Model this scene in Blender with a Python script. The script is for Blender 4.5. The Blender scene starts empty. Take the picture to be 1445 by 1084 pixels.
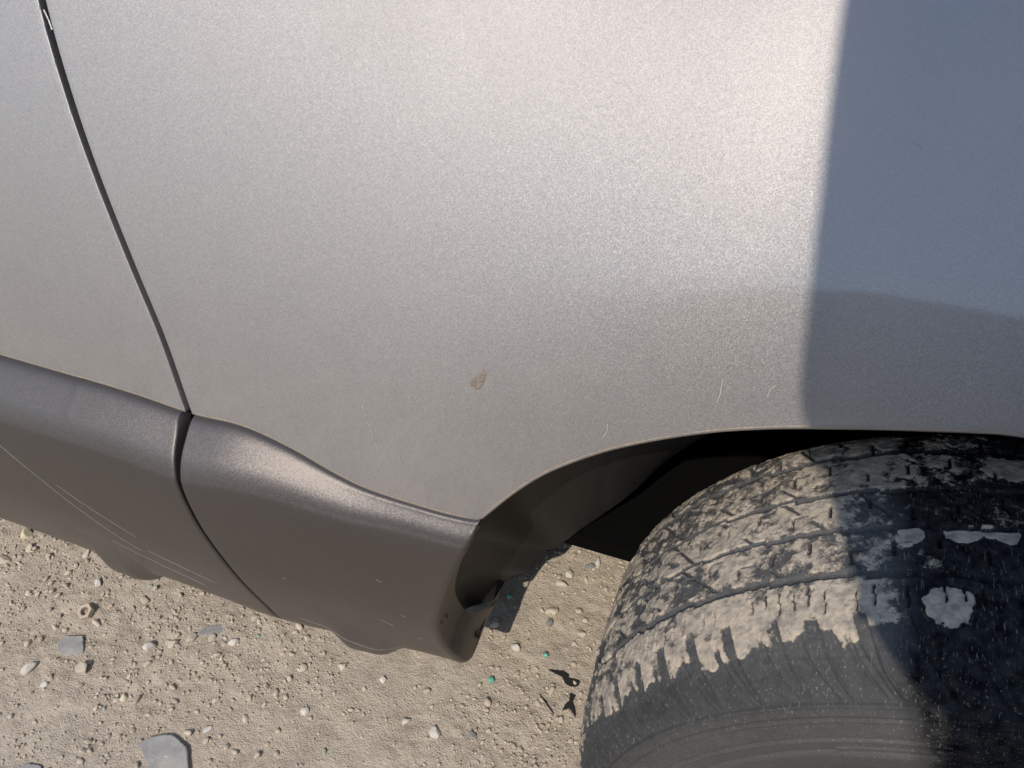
import bpy, bmesh, math, random
import numpy as np
from mathutils import Vector, Matrix
scn = bpy.context.scene
rad = math.radians
random.seed(7); np.random.seed(7)

# ------------------------------------------------------------ camera, sky, sun, exposure
CAM = np.array([0.0, -0.42, 1.05])
cd = bpy.data.cameras.new('camera'); cam = bpy.data.objects.new('camera', cd); scn.collection.objects.link(cam)
cam.location = CAM; cam.rotation_euler = (rad(90 - 42), 0, rad(20))
cd.sensor_width = 36; cd.lens = 36 * 1091 / 1445; cd.clip_start = 0.01; cd.clip_end = 2000
scn.camera = cam
SUN_EL, SUN_AZ = 47.0, 2.5            # azimuth measured from -Y towards -X
w = bpy.data.worlds.new('World'); scn.world = w; w.use_nodes = True
nt = w.node_tree; bg = nt.nodes['Background']
sky = nt.nodes.new('ShaderNodeTexSky'); sky.sky_type = 'NISHITA'; sky.sun_disc = False
sky.sun_elevation = rad(SUN_EL); sky.sun_rotation = rad(180 + SUN_AZ)
sky.dust_density = .55; sky.altitude = 300
nt.links.new(sky.outputs[0], bg.inputs[0]); bg.inputs[1].default_value = 0.15
sd = bpy.data.lights.new('sun', 'SUN'); sd.energy = 2.8; sd.angle = rad(0.53); sd.color = (1.0, 0.925, 0.83)
sun = bpy.data.objects.new('sun', sd); scn.collection.objects.link(sun); sun.location = (-1, -4, 5)
sdir = Vector((-math.sin(rad(SUN_AZ)) * math.cos(rad(SUN_EL)), -math.cos(rad(SUN_AZ)) * math.cos(rad(SUN_EL)), math.sin(rad(SUN_EL))))
sun.rotation_euler = sdir.to_track_quat('Z', 'Y').to_euler()
scn.view_settings.view_transform = 'Standard'; scn.view_settings.look = 'None'
scn.view_settings.exposure = 0.35; scn.view_settings.gamma = 1; scn.view_settings.use_curve_mapping = False
scn.render.engine = 'CYCLES'; scn.cycles.max_bounces = 6

# ------------------------------------------------------------ helpers
COL = scn.collection
def mesh_obj(name, V, Fc, mat=None, parent=None, smooth=True, attrs=None):
    """V (n,3) array, Fc (m,3|4) int array or list of faces"""
    me = bpy.data.meshes.new(name)
    V = np.asarray(V, np.float32)
    if isinstance(Fc, np.ndarray):
        k = Fc.shape[1]
        me.vertices.add(len(V)); me.vertices.foreach_set('co', V.ravel())
        me.loops.add(Fc.size); me.loops.foreach_set('vertex_index', Fc.ravel().astype(np.int32))
        me.polygons.add(len(Fc)); me.polygons.foreach_set('loop_start', np.arange(0, Fc.size, k, dtype=np.int32))
        me.polygons.foreach_set('loop_total', np.full(len(Fc), k, np.int32))
        me.update(calc_edges=True)
    else:
        me.from_pydata([tuple(map(float, v)) for v in V], [], Fc); me.update()
    me.validate()
    me.polygons.foreach_set('use_smooth', np.full(len(me.polygons), smooth, bool))
    for an, arr in (attrs or {}).items():
        arr = np.asarray(arr, np.float32)
        if arr.ndim == 1:
            a = me.attributes.new(an, 'FLOAT', 'POINT'); a.data.foreach_set('value', arr)
        else:
            a = me.attributes.new(an, 'FLOAT_COLOR', 'POINT')
            a.data.foreach_set('color', np.concatenate([arr, np.ones((len(arr), 1), np.float32)], 1).ravel())
    if mat: me.materials.append(mat)
    o = bpy.data.objects.new(name, me); COL.objects.link(o)
    if parent is not None: o.parent = parent
    return o
def grid_faces(n, m, flip=False, closed=False):
    i = np.arange(n if closed else n - 1)[:, None]; j = np.arange(m - 1)[None]
    i2 = (i + 1) % n
    a, b, c, d = i * m + j, i2 * m + j, i2 * m + j + 1, i * m + j + 1
    f = np.stack([a, b, c, d], -1).reshape(-1, 4)
    return f[:, ::-1].copy() if flip else f
def grid_obj(name, P, mat, parent=None, flip=False, closed=False, smooth=True, attrs=None):
    n, m = P.shape[:2]
    return mesh_obj(name, P.reshape(-1, 3), grid_faces(n, m, flip, closed), mat, parent, smooth, attrs)
def empty(name, loc=(0, 0, 0)):
    o = bpy.data.objects.new(name, None); COL.objects.link(o); o.location = loc; o.empty_display_size = .1
    return o
def tag(o, label=None, cat=None, group=None, kind=None):
    for k, v in (('label', label), ('category', cat), ('group', group), ('kind', kind)):
        if v: o[k] = v
    return o
def sst(t):
    t = np.clip(t, 0, 1); return t * t * (3 - 2 * t)
_R = np.random.RandomState(11).rand(8, 256, 256).astype(np.float32)
def vnoise(x, y, k=0):
    """smooth 2-D value noise, period 256"""
    x = np.asarray(x, float); y = np.asarray(y, float)
    xi = np.floor(x).astype(int); yi = np.floor(y).astype(int); u = sst(x - xi); v = sst(y - yi)
    T = _R[k % 8]; a, b, c, d = xi & 255, (xi + 1) & 255, yi & 255, (yi + 1) & 255
    return T[a, c] * (1 - u) * (1 - v) + T[b, c] * u * (1 - v) + T[a, d] * (1 - u) * v + T[b, d] * u * v
def fbm(x, y, k=0, o=4, g=.5):
    s = 0; amp = 1; tot = 0
    for i in range(o):
        s = s + amp * vnoise(x * 2.03 ** i + 17.3 * i, y * 2.03 ** i + 5.1 * i, k + i); tot += amp; amp *= g
    return s / tot
def catmull(P, n):
    P = np.asarray(P, float); Q = np.vstack([2 * P[0] - P[1], P, 2 * P[-1] - P[-2]])
    t = np.linspace(0, len(P) - 1 - 1e-9, n); i = t.astype(int); f = (t - i)[:, None]
    a, b, c, d = Q[i], Q[i + 1], Q[i + 2], Q[i + 3]
    return .5 * (2 * b + (c - a) * f + (2 * a - 5 * b + 4 * c - d) * f ** 2 + (3 * b - a - 3 * c + d) * f ** 3)

# ------------------------------------------------------------ materials
class N:
    def __init__(s, name):
        s.m = bpy.data.materials.new(name); s.m.use_nodes = True; s.t = s.m.node_tree; s.n = s.t.nodes
        s.b = s.n['Principled BSDF']; s.tc = s.n.new('ShaderNodeTexCoord').outputs['Object']
    def new(s, ty, **kw):
        nd = s.n.new(ty)
        for k, v in kw.items():
            if k.startswith('i_'): nd.inputs[k[2:].replace('_', ' ')].default_value = v
            else: setattr(nd, k, v)
        return nd
    def L(s, a, b): s.t.links.new(a, b)
    def map(s, sc=(1, 1, 1), rot=(0, 0, 0), loc=(0, 0, 0), src=None):
        m = s.n.new('ShaderNodeMapping'); m.inputs['Scale'].default_value = sc; m.inputs['Rotation'].default_value = rot; m.inputs['Location'].default_value = loc
        s.L(src or s.tc, m.inputs[0]); return m.outputs[0]
    def noise(s, scale, detail=4, rough=.55, src=None, out='Fac', dist=0):
        n = s.new('ShaderNodeTexNoise', i_Scale=scale, i_Detail=detail, i_Roughness=rough, i_Distortion=dist)
        s.L(src or s.tc, n.inputs['Vector']); return n.outputs[out]
    def voro(s, scale, out='Color', src=None, feature='F1'):
        n = s.new('ShaderNodeTexVoronoi', i_Scale=scale, feature=feature); s.L(src or s.tc, n.inputs['Vector']); return n.outputs[out]
    def ramp(s, src, pts):
        r = s.n.new('ShaderNodeValToRGB'); e = r.color_ramp.elements
        while len(e) < len(pts): e.new(.5)
        for el, (p, c) in zip(e, pts):
            el.position = p; el.color = (c, c, c, 1) if isinstance(c, (int, float)) else (*c, 1)
        s.L(src, r.inputs[0]); return r.outputs[0]
    def mix(s, f, a, b, mode='MIX'):
        m = s.n.new('ShaderNodeMix'); m.data_type = 'RGBA'; m.blend_type = mode
        for v, i in ((f, 0), (a, 6), (b, 7)):
            if hasattr(v, 'links'): s.L(v, m.inputs[i])
            else: m.inputs[i].default_value = v if i == 0 else ((*v, 1) if not isinstance(v, (int, float)) else (v, v, v, 1))
        return m.outputs[2]
    def math(s, op, a, b=0.0, clamp=False):
        m = s.n.new('ShaderNodeMath'); m.operation = op; m.use_clamp = clamp
        for v, i in ((a, 0), (b, 1)):
            if hasattr(v, 'links'): s.L(v, m.inputs[i])
            else: m.inputs[i].default_value = v
        return m.outputs[0]
    def attr(s, name, out='Fac'):
        a = s.n.new('ShaderNodeAttribute'); a.attribute_name = name; return a.outputs[out]
    def bump(s, h, strength=.5, dist=.001, normal=None):
        b = s.new('ShaderNodeBump', i_Strength=strength, i_Distance=dist); s.L(h, b.inputs['Height'])
        if normal is not None: s.L(normal, b.inputs['Normal'])
        return b.outputs[0]
    def set(s, **kw):
        for k, v in kw.items():
            k = k.replace('_', ' ')
            if hasattr(v, 'links'): s.L(v, s.b.inputs[k])
            else: s.b.inputs[k].default_value = v if not (isinstance(v, tuple) and len(v) == 3) else (*v, 1)
        return s.m
def simple(name, col, rough=.7, var=.25, scale=40, metal=0, bump=.2, bd=.001):
    m = N(name); n = m.noise(scale, 5)
    c = m.mix(n, tuple(x * (1 - var) for x in col), tuple(min(1, x * (1 + var)) for x in col))
    return m.set(Base_Color=c, Roughness=rough, Metallic=metal, Normal=m.bump(m.noise(scale * 4, 4), bump, bd))

def paint_material(name, base, dust_low, scratch_amt):
    m = N(name)
    # metal flakes: each cell leans its own way
    nrm = m.n.new('ShaderNodeNewGeometry').outputs['Normal']
    fl = m.voro(FLAKE, 'Color')
    v = m.new('ShaderNodeVectorMath', operation='SUBTRACT'); m.L(fl, v.inputs[0]); v.inputs[1].default_value = (.5, .5, .5)
    v2 = m.new('ShaderNodeVectorMath', operation='SCALE'); m.L(v.outputs[0], v2.inputs[0]); v2.inputs['Scale'].default_value = FLAKE_TILT
    v3 = m.new('ShaderNodeVectorMath', operation='ADD'); m.L(v2.outputs[0], v3.inputs[0]); m.L(nrm, v3.inputs[1])
    v4 = m.new('ShaderNodeVectorMath', operation='NORMALIZE'); m.L(v3.outputs[0], v4.inputs[0])
    sep = m.new('ShaderNodeSeparateXYZ'); m.L(m.tc, sep.inputs[0]); z = sep.outputs[2]
    # road dust: thin film, thicker low down, in drip streaks and fine speckle
    low = m.ramp(z, dust_low)
    side = m.ramp(m.math('ADD', m.math('MULTIPLY', sep.outputs[0], .8), .5), [(.28, 1.0), (.44, .60), (.54, .30)])
    low = m.math('MULTIPLY', low, m.math('MULTIPLY', side, 1.5))
    streak = m.noise(1, 5, .65, src=m.map((200, 200, 7)))
    patch = m.noise(7, 6, .62, dist=1.8)
    speck = m.ramp(m.voro(330, 'Distance'), [(.0, 1), (.16, .75), (.24, 0)])
    speckm = m.ramp(m.noise(900, 2), [(.52, 0), (.60, 1)])
    dirt = m.math('MULTIPLY', low, m.ramp(m.math('ADD', m.math('MULTIPLY', streak, .5), m.math('MULTIPLY', patch, .6)), [(.34, .35), (.80, 1)]))
    dirt = m.math('ADD', dirt, m.math('MULTIPLY', m.math('MULTIPLY', speck, speckm), m.math('MULTIPLY', low, .5)), True)
    fine = m.math('MULTIPLY', m.ramp(m.noise(1, 3, .6, src=m.map((900, 900, 60), rot=(0, .2, 0))), [(.60, 0), (.72, 1)]), scratch_amt)
    dirt = m.math('ADD', dirt, m.math('MULTIPLY', fine, low), True)
    lum = m.math('MULTIPLY_ADD' if False else 'MULTIPLY', m.ramp(m.voro(FLAKE, 'Color'), [(.0, .90), (.6, 1.0), (1, 1.10)]), 1)
    basec = m.mix(1.0, base, lum, 'MULTIPLY')
    dustc = m.mix(m.noise(30), (.25, .215, .18), (.33, .285, .24))
    col = m.mix(dirt, basec, dustc)
    met = m.math('MULTIPLY', m.math('SUBTRACT', 1.0, dirt), METAL)
    rgh = m.math('ADD', m.math('MULTIPLY', dirt, .3), ROUGH)
    coatr = m.math('ADD', m.math('MULTIPLY', dirt, .5), m.math('ADD', m.math('MULTIPLY', m.math('SUBTRACT', side, .30), .45, True), m.ramp(patch, [(.3, .02), (.7, .07)])))
    coatw = m.math('SUBTRACT', .85, m.math('MULTIPLY', dirt, .7))
    return m, dict(Base_Color=col, Metallic=met, Roughness=rgh, Normal=v4.outputs[0], Coat_Weight=coatw, Coat_Roughness=coatr, Coat_IOR=1.6)
FLAKE, FLAKE_TILT, METAL, ROUGH = 1500, .17, .93, .57
BASE = (.34, .317, .297)
m, kw = paint_material('silver_grey_metallic_paint', BASE, [(.48, .34), (.60, .20), (.80, .14), (.95, .16)], .45)
M_PAINT = m.set(**kw)
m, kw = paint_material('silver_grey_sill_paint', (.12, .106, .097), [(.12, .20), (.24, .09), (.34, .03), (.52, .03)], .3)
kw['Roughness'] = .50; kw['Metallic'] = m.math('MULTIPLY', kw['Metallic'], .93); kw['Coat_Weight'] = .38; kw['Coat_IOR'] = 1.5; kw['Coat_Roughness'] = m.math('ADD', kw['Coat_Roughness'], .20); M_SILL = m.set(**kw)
def plain(name, col, rough, **k):
    m = N(name); return m.set(Base_Color=m.mix(m.noise(60, 4), tuple(c * .7 for c in col), tuple(min(1, c * 1.25) for c in col)), Roughness=rough, **k)
m = N('black_plastic_liner')
d = m.ramp(m.noise(7, 6, .65), [(.45, 0), (.75, 1)])
M_LINER = m.set(Base_Color=m.mix(m.math('MULTIPLY', d, .3), (.007, .007, .007), (.024, .021, .019)), Roughness=.62, Normal=m.bump(m.noise(220, 4), .3, .001))
M_RUB = plain('black_rubber_seal', (.006, .006, .0065), .8)
M_CHIP = plain('bare_primer_chip', (.55, .55, .53), .6)
M_UNDER = simple('dirty_underbody', (.010, .009, .009), .9, .5, 8)
M_SHADE_BLACK = N('shade_black').set(Base_Color=(.0035, .0035, .0035), Roughness=1.0, Specular_IOR_Level=.05)  # near black, so the sunlit tray still passes for shaded ground
M_RIM = plain('painted_steel_rim', (.35, .35, .36), .35, Metallic=.8)
M_GLASS = plain('dark_window_glass', (.01, .012, .013), .05)

# rubber with dried mud
m = N('worn_tyre_rubber')
mud = m.attr('mud'); gr = m.noise(700, 4, .6); gr2 = m.noise(120, 5, .65)
mudf = m.ramp(m.math('ADD', mud, m.math('MULTIPLY', m.math('SUBTRACT', m.math('ADD', m.math('MULTIPLY', gr, .6), m.math('MULTIPLY', gr2, .6)), .6), 1.3)), [(.34, 0), (.66, 1)])
film_shade = m.attr('film_shade')
rub = m.mix(film_shade, (.006, .0065, .0075), (.115, .112, .106))
rub = m.mix(m.math('MULTIPLY', m.ramp(gr2, [(.35, 0), (.7, 1)]), .35), rub, (.10, .095, .088))
fl = m.ramp(m.noise(1, 3, .6, src=m.map((700, 90, 700), rot=(0, .5, 0))), [(.60, 0), (.68, 1)])
rub = m.mix(m.math('MULTIPLY', fl, .45), rub, (.24, .22, .19))
mc = m.mix(gr, (.35, .28, .205), (.53, .45, .345)); mc = m.mix(m.ramp(gr2, [(.38, .6), (.58, 0)]), mc, (.12, .115, .11))
M_TYRE = m.set(Base_Color=m.mix(mudf, rub, mc), Roughness=m.math('ADD', .62, m.math('MULTIPLY', mudf, .33)), Specular_IOR_Level=m.math('MULTIPLY', film_shade, .32),
               Normal=m.bump(m.math('ADD', m.math('MULTIPLY', mudf, .5), m.math('MULTIPLY', m.math('ADD', gr, gr2), .35)), .9, .0010))

# packed sandy dirt
m = N('packed_sandy_dirt')
a = m.noise(2.2, 6, .6); b = m.noise(26, 6, .65); c_ = m.noise(380, 5, .7); vd = m.voro(150, 'Distance', feature='SMOOTH_F1'); vd2 = m.voro(420, 'Distance')
col = m.mix(a, (.455, .383, .295), (.525, .45, .35)); col = m.mix(m.ramp(b, [(.35, .55), (.62, 0)]), col, (.31, .255, .20))
col = m.mix(m.ramp(c_, [(.30, .5), (.55, 0)]), col, (.24, .20, .155)); col = m.mix(m.ramp(m.voro(300, 'Color'), [(.75, 0), (.95, .5)]), col, (.56, .50, .41))
h = m.math('ADD', m.math('MULTIPLY', c_, .6), m.math('SUBTRACT', m.math('MULTIPLY', b, .8), m.math('ADD', m.math('MULTIPLY', vd, .5), m.math('MULTIPLY', vd2, .35))))
M_DIRT = m.set(Base_Color=col, Roughness=.95, Specular_IOR_Level=.15, Normal=m.bump(h, .75, .004))
m = N('gravel_grains')
pc = m.attr('tint', 'Color')
M_GRAV = m.set(Base_Color=m.mix(m.ramp(m.noise(300, 5, .65), [(.30, .15), (.62, .85)]), pc, (.41, .345, .26)), Roughness=.9, Specular_IOR_Level=.2, Normal=m.bump(m.noise(900, 4), .5, .0006))
def stone_mat(name, a, b, sc=90):
    m = N(name); n = m.noise(sc, 5, .65); n2 = m.noise(sc * 6, 4)
    c = m.mix(m.ramp(n, [(.35, 0), (.65, 1)]), a, b); c = m.mix(m.ramp(m.noise(sc * .5, 4), [(.52, 0), (.7, .6)]), c, (.42, .35, .27))
    return m.set(Base_Color=c, Roughness=.85, Specular_IOR_Level=.25, Normal=m.bump(m.math('ADD', n, m.math('MULTIPLY', n2, .5)), .5, .0012))
M_SLATE = stone_mat('grey_slate', (.25, .242, .228), (.34, .325, .305), 45)
M_PALE = stone_mat('pale_stone', (.47, .42, .34), (.58, .53, .45))
M_WHITE = stone_mat('white_stone', (.52, .48, .42), (.66, .62, .55))
M_TAN = stone_mat('tan_stone', (.44, .37, .28), (.54, .47, .37))
M_GREYST = stone_mat('dark_grey_stone', (.17, .17, .165), (.27, .265, .26))
M_YEL = stone_mat('yellowish_stone', (.58, .50, .33), (.66, .59, .42))
M_GREEN = N('green_glass').set(Base_Color=(.18, .55, .42), Roughness=.15, Transmission_Weight=.35)
M_RUSTNUT = stone_mat('dusty_rusty_steel', (.40, .30, .22), (.48, .40, .32), 300)
M_FLAT_BLACK = plain('flat_black', (.012, .011, .010), .95)
M_SCR = plain('bright_scratch', (.36, .34, .32), .6)
M_MUDM = plain('dried_mud_splash', (.38, .34, .29), .9)

# ------------------------------------------------------------ the car's side surface (y of the skin at x along the car, z up)
XS = np.linspace(-1.9, 1.1, 301); ZS = np.linspace(0.05, 1.15, 551)
_zq = np.array([(-1.9, .60), (-1.2, .60), (-.75, .61), (-.45, .635), (-.22, .675), (-.05, .727), (.12, .782), (.28, .815), (.45, .825), (.75, .82), (1.1, .82)])
_zx = np.linspace(-1.9, 1.1, 301); _zz = np.interp(_zx, _zq[:, 0], _zq[:, 1])
for _ in range(3): _zz = np.convolve(np.pad(_zz, 9, mode='edge'), np.ones(19) / 19, mode='valid')
def _tab():
    X, Z = np.meshgrid(XS, ZS, indexing='ij')
    zb = np.interp(X, _zx, _zz)
    t = np.interp(Z - zb + .78, [.45, .60, .70, .78, .85, .95, 1.1], [8, 14, 20.5, 25.5, 29, 33, 38])
    kl = sst((X + .85) / .80); t = t * kl + (1 - kl) * np.interp(Z, [.45, .55, .70, .85, 1.0], [11, 13.5, 19.5, 26.5, 33]); k = sst((X + .30) / .28); t = t + 3 * k * (sst((Z - zb) / (.16 - .125 * k) + .5) - .5); sl = np.tan(np.radians(t)); dz = ZS[1] - ZS[0]
    Y = np.cumsum(sl, axis=1) * dz; i = np.argmin(abs(ZS - .55)); Y = Y - Y[:, i:i + 1]
    bs = -.36 * np.clip((XS - .005) / .09, 0, .85) ** 1.2 * (1 - sst((XS - .13) / .22))
    B = np.cumsum(bs) * (XS[1] - XS[0]); B = B - np.interp(-.2, XS, B)
    return Y + B[:, None]
TAB = _tab()
def S(x, z):
    x = np.asarray(x, float); z = np.asarray(z, float)
    a = np.clip((x - XS[0]) / (XS[1] - XS[0]), 0, len(XS) - 1.001); b = np.clip((z - ZS[0]) / (ZS[1] - ZS[0]), 0, len(ZS) - 1.001)
    i = a.astype(int); j = b.astype(int); u = a - i; v = b - j
    return TAB[i, j] * (1 - u) * (1 - v) + TAB[i + 1, j] * u * (1 - v) + TAB[i, j + 1] * (1 - u) * v + TAB[i + 1, j + 1] * u * v

# outlines in metres along the car (x) and up (z)
GAP = np.array([(-0.6915, 1.02), (-0.6292, 0.8489), (-0.6009, 0.7784), (-0.5736, 0.7171), (-0.5399, 0.6461), (-0.5119, 0.5847), (-0.4891, 0.5144)])
SILL = np.array([(-1.9, 0.5196), (-0.7358, 0.5176), (-0.6207, 0.5183), (-0.5488, 0.5168), (-0.4887, 0.5138), (-0.4384, 0.5165), (-0.4062, 0.5138), (-0.3671, 0.5055), (-0.3288, 0.494), (-0.2911, 0.4862), (-0.2324, 0.4835), (-0.197, 0.4842), (-0.1791, 0.4867)])
ARCH = np.array([(-0.1791, 0.4867), (-0.152, 0.5229), (-0.1286, 0.5492), (-0.1059, 0.5686), (-0.0783, 0.5883), (-0.0516, 0.6039), (-0.0257, 0.6172), (-0.0006, 0.6286), (0.0357, 0.6436), (0.0698, 0.6588), (0.1013, 0.6741), (0.1305, 0.6877), (0.1577, 0.6999), (0.1821, 0.7087), (0.25, 0.7252), (0.32, 0.7307)])
ARCH = np.vstack([ARCH, np.stack([.64 - ARCH[-2::-1, 0], ARCH[-2::-1, 1]], -1)])
_sx = np.linspace(-0.1791, .8197, 400)
def smooth_interp(x, P, n=1200):
    Q = catmull(P, n); o = np.argsort(Q[:, 0], kind='stable'); return np.interp(x, Q[o, 0], Q[o, 1])
def xgap(z): return smooth_interp(z, GAP[::-1, ::-1])
def zbot(x):
    return np.where(x <= -0.1791, smooth_interp(np.minimum(x, -0.1791), SILL), smooth_interp(np.clip(x, -0.1791, .8197), ARCH))

def hem(P, normal_in, away, r=.0022, L=.012, k=5):
    """rows that roll a sheet's edge inwards; P (n,3) edge, away: unit in-plane outward direction"""
    rows = []
    for i in range(1, k + 1):
        f = math.pi / 2 * i / k
        rows.append(P + away * r * math.sin(f) + normal_in * r * (1 - math.cos(f)))
    rows.append(P + away * r + normal_in * (r + L))
    return rows
def unit(v): return v / np.linalg.norm(v, axis=-1, keepdims=True)

def side_panel(name, x0f, x1f, z0f, ztop, nu, nv, parent, mat, left_hem, right_hem, flange=.014):
    u = np.linspace(0, 1, nu); v = np.linspace(0, 1, nv) ** 1.15
    # corner-consistent transfinite grid
    X = np.zeros((nu, nv)); Z = np.zeros((nu, nv))
    xb0, xb1 = x0f(None), x1f(None)
    xbot = xb0 + (xb1 - xb0) * u; zb = z0f(xbot)
    for j in range(nv):
        Z[:, j] = zb + (ztop - zb) * v[j]
    xl = x0f(Z[0]); xr = x1f(Z[-1])
    X = xl[None] + (xr - xl)[None] * u[:, None]
    # keep the bottom row exactly on its outline: blend towards xbot
    X = X + (xbot[:, None] - X[:, :1]) * (1 - v)[None] ** 6
    Y = S(X, Z); P = np.stack([X, Y, Z], -1)
    cx, cz = P[:, 0], None
    def nin(A):
        e = .002
        sx = (S(A[:, 0] + e, A[:, 2]) - S(A[:, 0] - e, A[:, 2])) / (2 * e); sz = (S(A[:, 0], A[:, 2] + e) - S(A[:, 0], A[:, 2] - e)) / (2 * e)
        return unit(np.stack([-sx, np.ones(len(A)), -sz], -1))
    B = P[:, 0]; ni = nin(B); T = unit(np.gradient(B, axis=0)); aw = np.cross(T, ni); aw *= np.sign(-aw[:, 2:3] + 1e-9)
    nfl = unit(ni * np.array([[.3, 1, .3]])) 
    rows = hem(B, ni, unit(aw), L=flange)
    P = np.concatenate([np.stack(rows[::-1], 1), P], 1)
    if left_hem:
        A = P[0]; ni = nin(A); T = unit(np.gradient(A, axis=0)); aw = np.cross(T, ni); aw *= np.sign(-aw[:, :1])
        P = np.concatenate([np.stack(hem(A, ni, unit(aw), .0010, .016)[::-1], 0), P], 0)
    if right_hem:
        A = P[-1]; ni = nin(A); T = unit(np.gradient(A, axis=0)); aw = np.cross(T, ni); aw *= np.sign(aw[:, :1])
        P = np.concatenate([P, np.stack(hem(A, ni, unit(aw), .0010, .016), 0)], 0)
    return grid_obj(name, P, mat, parent)

car = tag(empty('car', (0.272, .3, 0)), 'dusty silver grey car, its side panels, sill and front wheel filling the picture', 'car')
bpy.context.view_layer.update()
def under(o, p=None):
    """parent without moving: meshes are built in world coordinates"""
    p = p or car
    o.parent = p; o.matrix_parent_inverse = Matrix.Translation(-Vector(world_loc(p))); return o
def world_loc(p):
    l = Vector(p.location); 
    return l if p.parent is None else Vector((0, 0, 0)) if False else (l + (p.parent.location if p.parent.type == 'EMPTY' else Vector((0, 0, 0))) + p.matrix_parent_inverse.translation)

fender = under(side_panel('front_fender', lambda z: (xgap(z) if z is not None else -.4915) + .0040, lambda z: .93 + (0 * z if z is not None else 0), lambda x: zbot(x), 1.02, 330, 120, None, M_PAINT, True, False))
fender['label'] = 'silver grey front fender with a small rust coloured chip above the wheel arch'
door = under(side_panel('front_door', lambda z: -1.75 + (0 * z if z is not None else 0), lambda z: (xgap(z) if z is not None else -.4915) - .0056, lambda x: zbot(x), 1.02, 200, 110, None, M_PAINT, False, True))
# hinge pillar and rubber seal behind the door gap
zz = np.linspace(.47, 1.02, 60); gx = xgap(zz); gy = S(gx, zz)
pl = np.stack([np.stack([gx + s, gy + .019, zz], -1) for s in (-.03, .03)], 0)
under(grid_obj('hinge_pillar', pl, M_SHADE_BLACK))
sl = []
for k in range(9):
    f = math.pi * 2 * k / 8; sl.append(np.stack([gx - .001 + .0045 * math.cos(f), gy + .0155 + .0045 * math.sin(f), zz], -1))
under(grid_obj('door_seal', np.stack(sl, 0), M_SHADE_BLACK))

# ------------------------------------------------------------ sill covers
def Pw(x): return .046 - .031 * sst((x + .48) / .25)
TABX = [(-.712, -.748, .032), (-.345, -.405, .030)]
def tabdip(x):
    """two jacking-point bulges hanging under the cover: sharp on the left, easing out to the right"""
    s = 0
    for c in (-.695, -.335):
        s = s + .028 * sst((x - (c - .060)) / .035) * (1 - sst((x - c - .005) / .035))
    return s
def sill_profile(x):
    p = Pw(x); zt = smooth_interp(x, SILL); s = S(x, zt) ; td = tabdip(x)
    k = [(s + .010, zt + .0005), (s + .0012, zt - .0012), (s - .0012 - .12 * p, zt - .0022), (s - .38 * p, zt - .0035 - .12 * p), (s - .78 * p, zt - .006 - .42 * p),
         (s - p - .0005, zt - .008 - .74 * p), (s - p - .0045, zt - .017 - .82 * p), (s - p - .0068, zt - .040 - .9 * p), (s - p - .006, zt - .085 - p), (s - p + .004, .30), (s - p + .022, .215),
         (s - p + .036 - .4 * td, .165 - .35 * td), (s - p + .055, .139 - td), (s - p + .080, .140 - td * .8), (s + .075, .148)]
    return k
SGAP = np.array([(.10, -.452), (.14, -.456), (.263, -.462), (.396, -.4745), (.450, -.4795), (.477, -.4835), (.500, -.489), (.512, -.495)])
END = np.array([(.08, -.224), (.14, -.224), (.184, -.229), (.22, -.2385), (.282, -.2385), (.345, -.2265), (.404, -.210), (.455, -.193), (0.4867, -0.1791), (.50, -.172)])
def xsg(z): return smooth_interp(z, SGAP)
def xend(z): return smooth_interp(z, END)
def sill_panel(name, xl, xr, nu, nv, lh, rh):
    """xl/xr functions of z"""
    u = np.linspace(0, 1, nu)
    X = np.full((nu, nv), 0.0)
    z0 = np.linspace(.5, .14, nv); 
    for it in range(4):
        A = xl(z0); Bx = xr(z0)
        X = A[None] + (Bx - A)[None] * u[:, None]
        Y = np.zeros_like(X); Z = np.zeros_like(X)
        # evaluate the profile at every column's x: loft over a table of stations
        st = np.linspace(X.min() - .001, X.max() + .001, 420)
        tb = np.stack([catmull(sill_profile(float(s)), nv) for s in st], 0)
        for j in range(nv):
            Y[:, j] = np.interp(X[:, j], st, tb[:, j, 0]); Z[:, j] = np.interp(X[:, j], st, tb[:, j, 1])
        z0 = (Z[0] if lh else Z[-1]) if not (lh and rh) else Z[-1]
        if lh and rh: zl = Z[0]; A = xl(zl)
    P = np.stack([X, Y, Z], -1)
    return P
def roll_edge(A, dirx, r, L, k=6, dep=None):
    rows = []
    for i in range(1, k + 1):
        f = math.pi / 2 * i / k; Q = A.copy(); Q[:, 0] += dirx * r * math.sin(f); Q[:, 1] += r * (1 - math.cos(f)); rows.append(Q)
    Q = A.copy(); Q[:, 0] += dirx * r; Q[:, 1] += r + (L if dep is None else dep); rows.append(Q)
    return rows
def wavy(P):
    """slight waviness of thin plastic/steel"""
    P = P.copy(); P[..., 1] += .0012 * (fbm(P[..., 0] * 14, P[..., 2] * 16, 3, 3) - .5) * sst((.50 - P[..., 2]) / .06)
    return P
P = wavy(sill_panel('a', lambda z: -1.75 + 0 * z, lambda z: xsg(z) - .0075, 260, 90, False, True))
P = np.concatenate([P, np.stack(roll_edge(P[-1], 1, .0028, .02), 0)], 0)
sill_l = under(grid_obj('door_sill_cover', P, M_SILL))
sill_l['label'] = 'left sill cover under the door, long white scratch across it'
P = wavy(sill_panel('b', lambda z: xsg(z) + .0025, xend, 220, 110, True, True))
P = np.concatenate([np.stack(roll_edge(P[0], -1, .0022, .022)[::-1], 0), P], 0)
Eend = P[-1].copy()
zE = Eend[:, 2]
dep = np.interp(zE, [.13, .165, .20, .26, .36, .45, .478, .485], [.085, .075, .050, .046, .040, .026, .008, .002])
rows = roll_edge(Eend, 1, .007, 0, 8, dep)
rows[:-1] = [r_ for r_ in rows[:-1]]
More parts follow.
